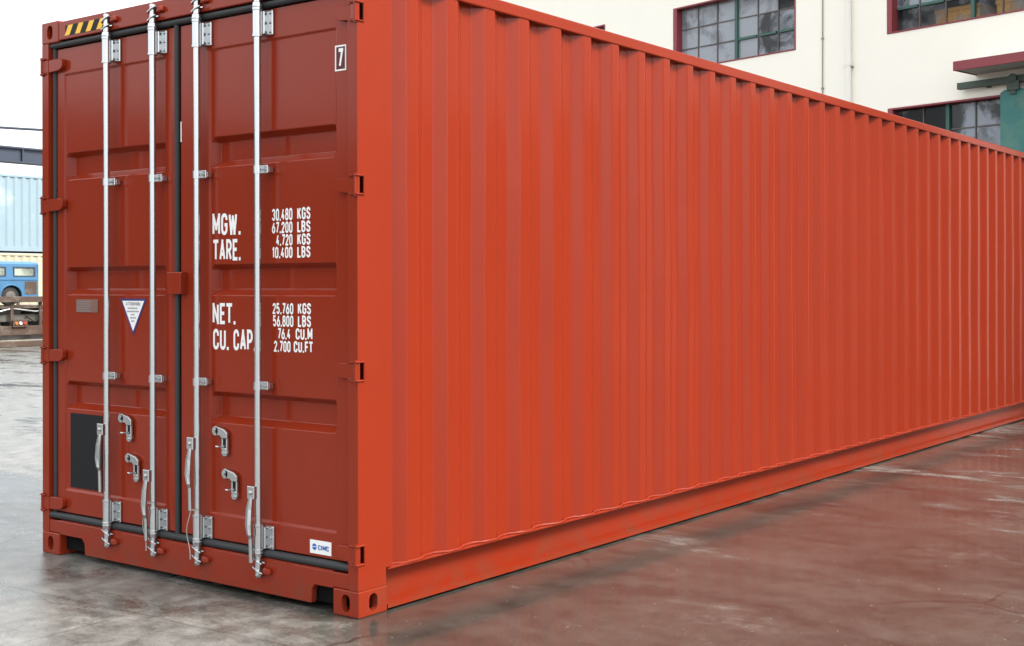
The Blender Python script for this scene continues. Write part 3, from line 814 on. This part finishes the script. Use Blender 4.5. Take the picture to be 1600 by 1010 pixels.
crate(-.25, .36, 5.622, .80, .36, 'upper amber crate inside the upper right factory window, left stack')
crate(1.0, .36, 5.622, 1.1, .34, 'upper amber crate inside the upper right factory window, right stack')

# ------------------------------------------------------------------ far left: stacked freight containers
PALEB = simple('weathered_pale_blue_paint', (0.24, 0.325, 0.375), 0.6, 0, 0.12, 0.9, 0.1, (0.40, 0.45, 0.475), (0.56, 0.70))
CREAMC = simple('rusting_cream_paint', (0.42, 0.39, 0.29), 0.65, 0, 0.12, 0.8, 0.1, (0.35, 0.20, 0.09), (0.60, 0.72))
def freight(z, mat, label, x=-36.0, ya=12.0):
    r_ = empty('freight_container', (x-1.219, ya+6.096, z)); tag(r_, label, 'container', 'containers stacked at the back of the yard')
    H = 2.591; L = 6.096
    for sx_ in (-1, 1):
        for sy in (-1, 1):
            box('corner_post', mat, r_, sx_*1.219, sx_*1.07, sy*L, sy*(L-.15), .119, H-.119)
            for zz_ in (0, H-.118): box('corner_casting', mat, r_, sx_*1.221, sx_*1.06, sy*(L+.002), sy*(L-.178), zz_, zz_+.118)
        box('bottom_rail', mat, r_, sx_*1.21, sx_*1.15, -L+.18, L-.18, .02, .17); box('top_rail', mat, r_, sx_*1.21, sx_*1.15, -L+.18, L-.18, H-.08, H-.01)
        m = MB(); y = -L+.16; pr = []
        while y < L-.16: pr += [(y, 1.165), (y+.068, 1.20), (y+.14, 1.20), (y+.208, 1.165)]; y += .278
        for (a, b), (c, d) in zip(pr, pr[1:]): m.poly([(sx_*b, a, .1), (sx_*d, c, .1), (sx_*d, c, H-.05), (sx_*b, a, H-.05)])
        m.build('side_panel', mat, r_)
    for sy in (-1, 1):
        box('end_panel', mat, r_, -1.069, 1.069, sy*(L-.03), sy*(L-.07), .05, H-.03)
    box('roof_panel', mat, r_, -1.149, 1.149, -L+.08, L-.08, H-.06, H-.03)
    return r_
freight(0.0, CREAMC, 'rust streaked cream container under the pale blue one, behind the blue wagon')
freight(2.640, PALEB, 'weathered pale blue container stacked on the cream one at far left')

# ------------------------------------------------------------------ rusty flatbed trailer with a blue wagon on it
RUSTY = simple('rusty_brown_steel', (0.078, 0.048, 0.034), 0.8, 0, 0.35, 5, 0.3, (0.17, 0.14, 0.115), (0.50, 0.68))
DUSTY = simple('dusty_grey_steel', (0.13, 0.12, 0.11), 0.8, 0, 0.3, 5, 0.2, (0.09, 0.08, 0.05), (0.55, 0.7))
TYRE = simple('tyre_rubber', (0.025, 0.024, 0.023), 0.8, 0, 0.2, 10)
ORANGE = simple('orange_lamp_lens', (0.55, 0.16, 0.04), 0.35)
REDL = simple('red_lamp_lens', (0.45, 0.04, 0.03), 0.35)
T = empty('flatbed_trailer', (-26.2, 11.5, 0))
tag(T, 'rusty brown flatbed trailer with open chassis carrying the blue wagon at far left', 'trailer')
# local: x towards the camera side (+), y along the trailer; near side at x = 1.2
for s in (-1, 1):
    box('side_rail', RUSTY, T, s*1.2, s*1.12, -5.2, 3.3, 1.08, 1.22, bevel=.01)
    box('chassis_beam', DUSTY, T, s*.98, s*.90, -5.1, 3.2, .60, .78, bevel=.01)
    box('lower_beam', RUSTY, T, s*1.14, s*1.04, -1.2, 3.1, .27, .50, bevel=.012)
    for k, yy in enumerate((-4.6, -3.2, -1.9, -.6, .7, 1.45, 2.2, 2.9)):
        box('stake', RUSTY, T, s*1.118, s*1.06, yy, yy+.07, .5, 1.079)
    m = MB(); m.tube([(s*1.08, .9, .80), (s*1.09, 1.5, .93), (s*1.08, 2.1, .85), (s*1.09, 2.9, .92)], .022, 8); m.build('brake_pipe', GALV, T, smooth=True)
for yy in range(-5, 4): box('cross_member', RUSTY, T, -.899, .899, yy-.05, yy+.05, .62, .78)
for k in range(14):
    a = -1.115+k*.1595; box('deck_plank', RUSTY, T, a, a+.152, -5.15, 3.25, .93+random.uniform(0, .006), .985)
box('tool_box', DUSTY, T, .90, 1.13, .4, 1.0, .52, .79)
m = MB(); m.tube([(.86, 1.10, .86), (.86, 1.14, .86), (.86, 1.80, .86), (.86, 1.84, .86)], [.05, .10, .10, .05], 14); m.build('air_tank', DUSTY, T, smooth=True)
for k in range(4): box('spring_leaf', RUSTY, T, 1.0, 1.06, .05+k*.1, 1.25-k*.1, .50+k*.022, .519+k*.022)
box('lower_gap_backing', DUSTY, T, .60, .64, -1.0, 3.0, .14, .60); box('deck_gap_backing', TYRE, T, .70, .74, -1.0, 3.2, .80, .925)  # backing sheets added to stand in for the shaded gaps under the deck
box('mud_flap', TYRE, T, .85, 1.12, 1.16, 1.18, .14, .60)
m = MB(); m.tube([(1.02, 1.9, .74), (1.04, 2.1, .60), (1.02, 2.5, .66), (1.03, 2.8, .52)], .02, 6); m.build('air_hose', TYRE, T, smooth=True)
lp = box('tail_lamp', RUSTY, T, 1.142, 1.19, 1.47, 1.85, .47, .66, bevel=.01)
for k in range(3): MB().tube([(1.19, 1.55+k*.11, .565), (1.215, 1.55+k*.11, .565)], [.042, .034], 10).build('lens', (ORANGE, WHITE, REDL)[k], lp)
def wheel(parent, x, y, z, r, w, tyre, hub, s=1):
    wv = MB(); wv.tube([(x-w/2, y, z), (x-w/2+.02, y, z), (x+w/2-.02, y, z), (x+w/2, y, z)], [r*.86, r, r, r*.86], 24); o = wv.build('wheel', tyre, parent, smooth=True)
    h = MB(); h.tube([(x+s*w*.4, y, z), (x+s*(w/2+.004), y, z), (x+s*(w/2+.03), y, z)], [r*.55, r*.55, r*.2], 14); h.build('hub', hub, o)
for s in (-1, 1):
    for yy in (-3.6, .63): wheel(T, s*.98, yy, .42, .42, .26, TYRE, DUSTY, s)
box('axle', DUSTY, T, -.85, .85, .57, .69, .36, .48); box('axle', DUSTY, T, -.85, .85, -3.66, -3.54, .36, .48)
SK = box('timber_baulk', RUSTY, None, -24.95, -24.70, 12.0, 15.4, .0, .14, bevel=.015)
tag(SK, 'long brown timber baulk lying on the ground below the rusty trailer', 'timber')

BLUE = simple('faded_blue_paint', (0.055, 0.165, 0.31), 0.5, 0, 0.25, 2.5, 0.1, (0.13, 0.11, 0.08), (0.60, 0.72))
SEAL = simple('dark_window_seal', (0.03, 0.05, 0.08), 0.6)
CABIN = simple('pale_cabin_trim', (0.50, 0.52, 0.42), 0.7)
CARGL = glass('car_glass', (0.45, 0.50, 0.42), 0.30, 0.60)
WG = empty('old_wagon', (-26.25, 12.2, .99))
tag(WG, 'old faded blue wagon with small side windows parked on the rusty trailer', 'car')
# local: x across (near side +.65), y along (rear end at +1.78), z up from the deck; profile in y-z
HB = .65
def wagon_side(s):
    m = MB(); x = s*HB
    wins = [(1.12, 1.70, .72, .965), (.36, .93, .72, .965), (-.40, .20, .72, .965)]
    us_ = sorted({-.62, 1.78} | {w[0] for w in wins} | {w[1] for w in wins}); vs_ = [.66, .72, .965, 1.03]
    grid_face(m, us_, vs_, wins, lambda u, v: (x-s*.02*max(0, (v-.66)/.37), u, v))
    # lower body with two wheel arches, and bonnet
    top = [(1.78, .66), (-.62, .66), (-1.75, .60)]
    low = [(-1.80, .50), (-1.80, .18), (-1.45, .16)]
    low += [(-1.15+.27*math.cos(a), .25+.27*math.sin(a)) for a in [R(200-22*i) for i in range(11)]]
    low += [(.72, .15)] + [(1.06+.27*math.cos(a), .25+.25*math.sin(a)) for a in [R(200-22*i) for i in range(11)]] + [(1.55, .16), (1.78, .20)]
    m.poly([(x, a, b) for a, b in top+low])
    o = m.build('body_side', BLUE, WG)
    for w in wins:
        f = MB()
        for a in ((w[0], w[0]+.03, w[2], w[3]), (w[1]-.03, w[1], w[2], w[3]), (w[0]+.03, w[1]-.03, w[2], w[2]+.025), (w[0]+.03, w[1]-.03, w[3]-.025, w[3])):
            f.box(min(x-s*.03, x+s*.004), max(x-s*.03, x+s*.004), a[0], a[1], a[2], a[3])
        f.build('window_seal', SEAL, o)
        MB().box(x-.016-.004, x-.016+.0, w[0]+.01, w[1]-.01, w[2]+.01, w[3]-.01).build('window_pane', CARGL, o)
    for yc in (1.06, -1.15):
        a = MB(); a.tube([(x+s*.012, yc+.29*math.cos(t), .25+.27*math.sin(t)) for t in [R(200-22*i) for i in range(11)]], .022, 6); a.build('arch_trim', BLUE, o, smooth=True)
    st = MB(); st.box(min(x, x+s*.012), max(x, x+s*.012), -1.7, 1.76, .635, .655); st.build('belt_line', BLUE, o)
for s in (-1, 1): wagon_side(s)
rfp = MB(); pr = [(-HB+.02, 1.03), (-HB+.06, 1.075), (-.3, 1.105), (.3, 1.105), (HB-.06, 1.075), (HB-.02, 1.03)]
rfp.prism([(a, 1.80, b) for a, b in pr], (0, -2.44, 0)); rfp.build('roof', BLUE, WG, bevel=.01)
box('rear_panel', BLUE, WG, -HB+.002, HB-.002, 1.755, 1.785, .2, 1.03)
bo = MB(); bo.prism([(-HB+.004, -.62, .66), (-HB+.004, -.62, .2), (-HB+.004, -1.79, .2), (-HB+.004, -1.75, .60)], (2*HB-.008, 0, 0)); bo.build('bonnet', BLUE, WG, bevel=.02)
ws = MB(); ws.prism([(-HB+.05, -.62, .68), (HB-.05, -.62, .68), (HB-.08, -.56, 1.02), (-HB+.08, -.56, 1.02)], (0, .01, 0)); ws.build('windscreen', CARGL, WG)
box('cabin_floor', CABIN, WG, -HB+.03, HB-.03, -.6, 1.75, .55, .60)
box('seat', CABIN, WG, -.5, .5, .28, .42, .601, .90); box('seat', CABIN, WG, -.5, .5, 1.28, 1.40, .601, .92)
for s in (-1, 1):
    for yc in (1.06, -1.15): wheel(WG, s*(HB-.10), yc, .235, .235, .15, TYRE, DUSTY, s)
rp = MB().box(HB+.001, HB+.006, 1.42, 1.74, .28, .60).build('rusty_patch', RUSTY, WG)

# ------------------------------------------------------------------ unseen shed, added as a dark shape for the door paint to reflect
REFL_SHED = simple('dark_reflection_sheeting', (0.045, 0.045, 0.043), 0.7, 0, 0.25, 0.6, 0.1, (0.07, 0.045, 0.032), (0.55, 0.7))
SH = empty('reflection_shed', (-44.0, -34.0, 0))
tag(SH, 'long dark sheet metal shed added out of view for the red doors to reflect', 'building')
m = MB(); y = -38.0
pr = []
while y < 38: pr += [(y, 0.0), (y+.5, 0.0), (y+.6, -.08), (y+1.1, -.08)]; y += 1.2
for (a, b), (c, d) in zip(pr, pr[1:]): m.poly([(b, a, 0), (d, c, 0), (d, c, 8.0), (b, a, 8.0)])
m.build('wall', REFL_SHED, SH)
box('end_wall', REFL_SHED, SH, -14, -.1, 37.0, 37.2, 0, 8.0); box('end_wall', REFL_SHED, SH, -14, -.1, -38.2, -38.0, 0, 8.0); box('back_wall', REFL_SHED, SH, -14.2, -14, -38, 37.2, 0, 8.0)
m = MB(); m.prism([(.5, -38.5, 7.9), (.5, -38.5, 8.1), (-7, -38.5, 10.6), (-14.7, -38.5, 8.1), (-14.7, -38.5, 7.9), (-7, -38.5, 10.4)], (0, 76, 0)); m.build('roof', REFL_SHED, SH)
for yy in (-28, -12, 4, 20): box('added_shed_door', DKGREEN, SH, .02, .10, yy, yy+4.5, .02, 4.6)

# ------------------------------------------------------------------ crane girder and cable beyond the stack
SLATE = simple('slate_blue_steel', (0.028, 0.038, 0.062), 0.6, 0, 0.25, 0.7)
GR = empty('crane_gantry', (-52.7, 29.4, 0))
tag(GR, 'dark slate blue crane girder crossing high up behind the stacked containers', 'crane')
gm_ = MB(); gm_.box(-.35, .35, -16, 16, 7.35, 7.43); gm_.box(-.35, .35, -16, 16, 8.02, 8.10); gm_.box(-.22, .22, -16, 16, 7.43, 8.02); gm_.build('girder', SLATE, GR)
for yy in (-15.5, 15.5):
    lg = MB(); lg.prism([(-1.2, yy-.25, 0), (-.7, yy-.25, 0), (-.05, yy-.25, 7.349), (-.35, yy-.25, 7.349)], (0, .5, 0)); lg.prism([(1.2, yy-.25, 0), (.7, yy-.25, 0), (.05, yy-.25, 7.349), (.35, yy-.25, 7.349)], (0, .5, 0)); lg.build('leg', SLATE, GR)
for k in range(-8, 9): box('stiffener', SLATE, GR, .22, .33, k*1.9-.03, k*1.9+.03, 7.431, 8.019)
cb = MB(); A = Vector((-23.0, 7.7, 4.98)); B = Vector((-15.8, 19.2, 5.45)); pts = []
for i in range(41):
    u = i/40; p = A.lerp(B, u); p.z -= 1.6*u*(1-u); pts.append(p)
cb.tube(pts, .028, 6)
CBO = cb.build('overhead_cable', SLATE, smooth=True)
tag(CBO, 'thin dark overhead cable sagging across the white sky at far left', 'cable')
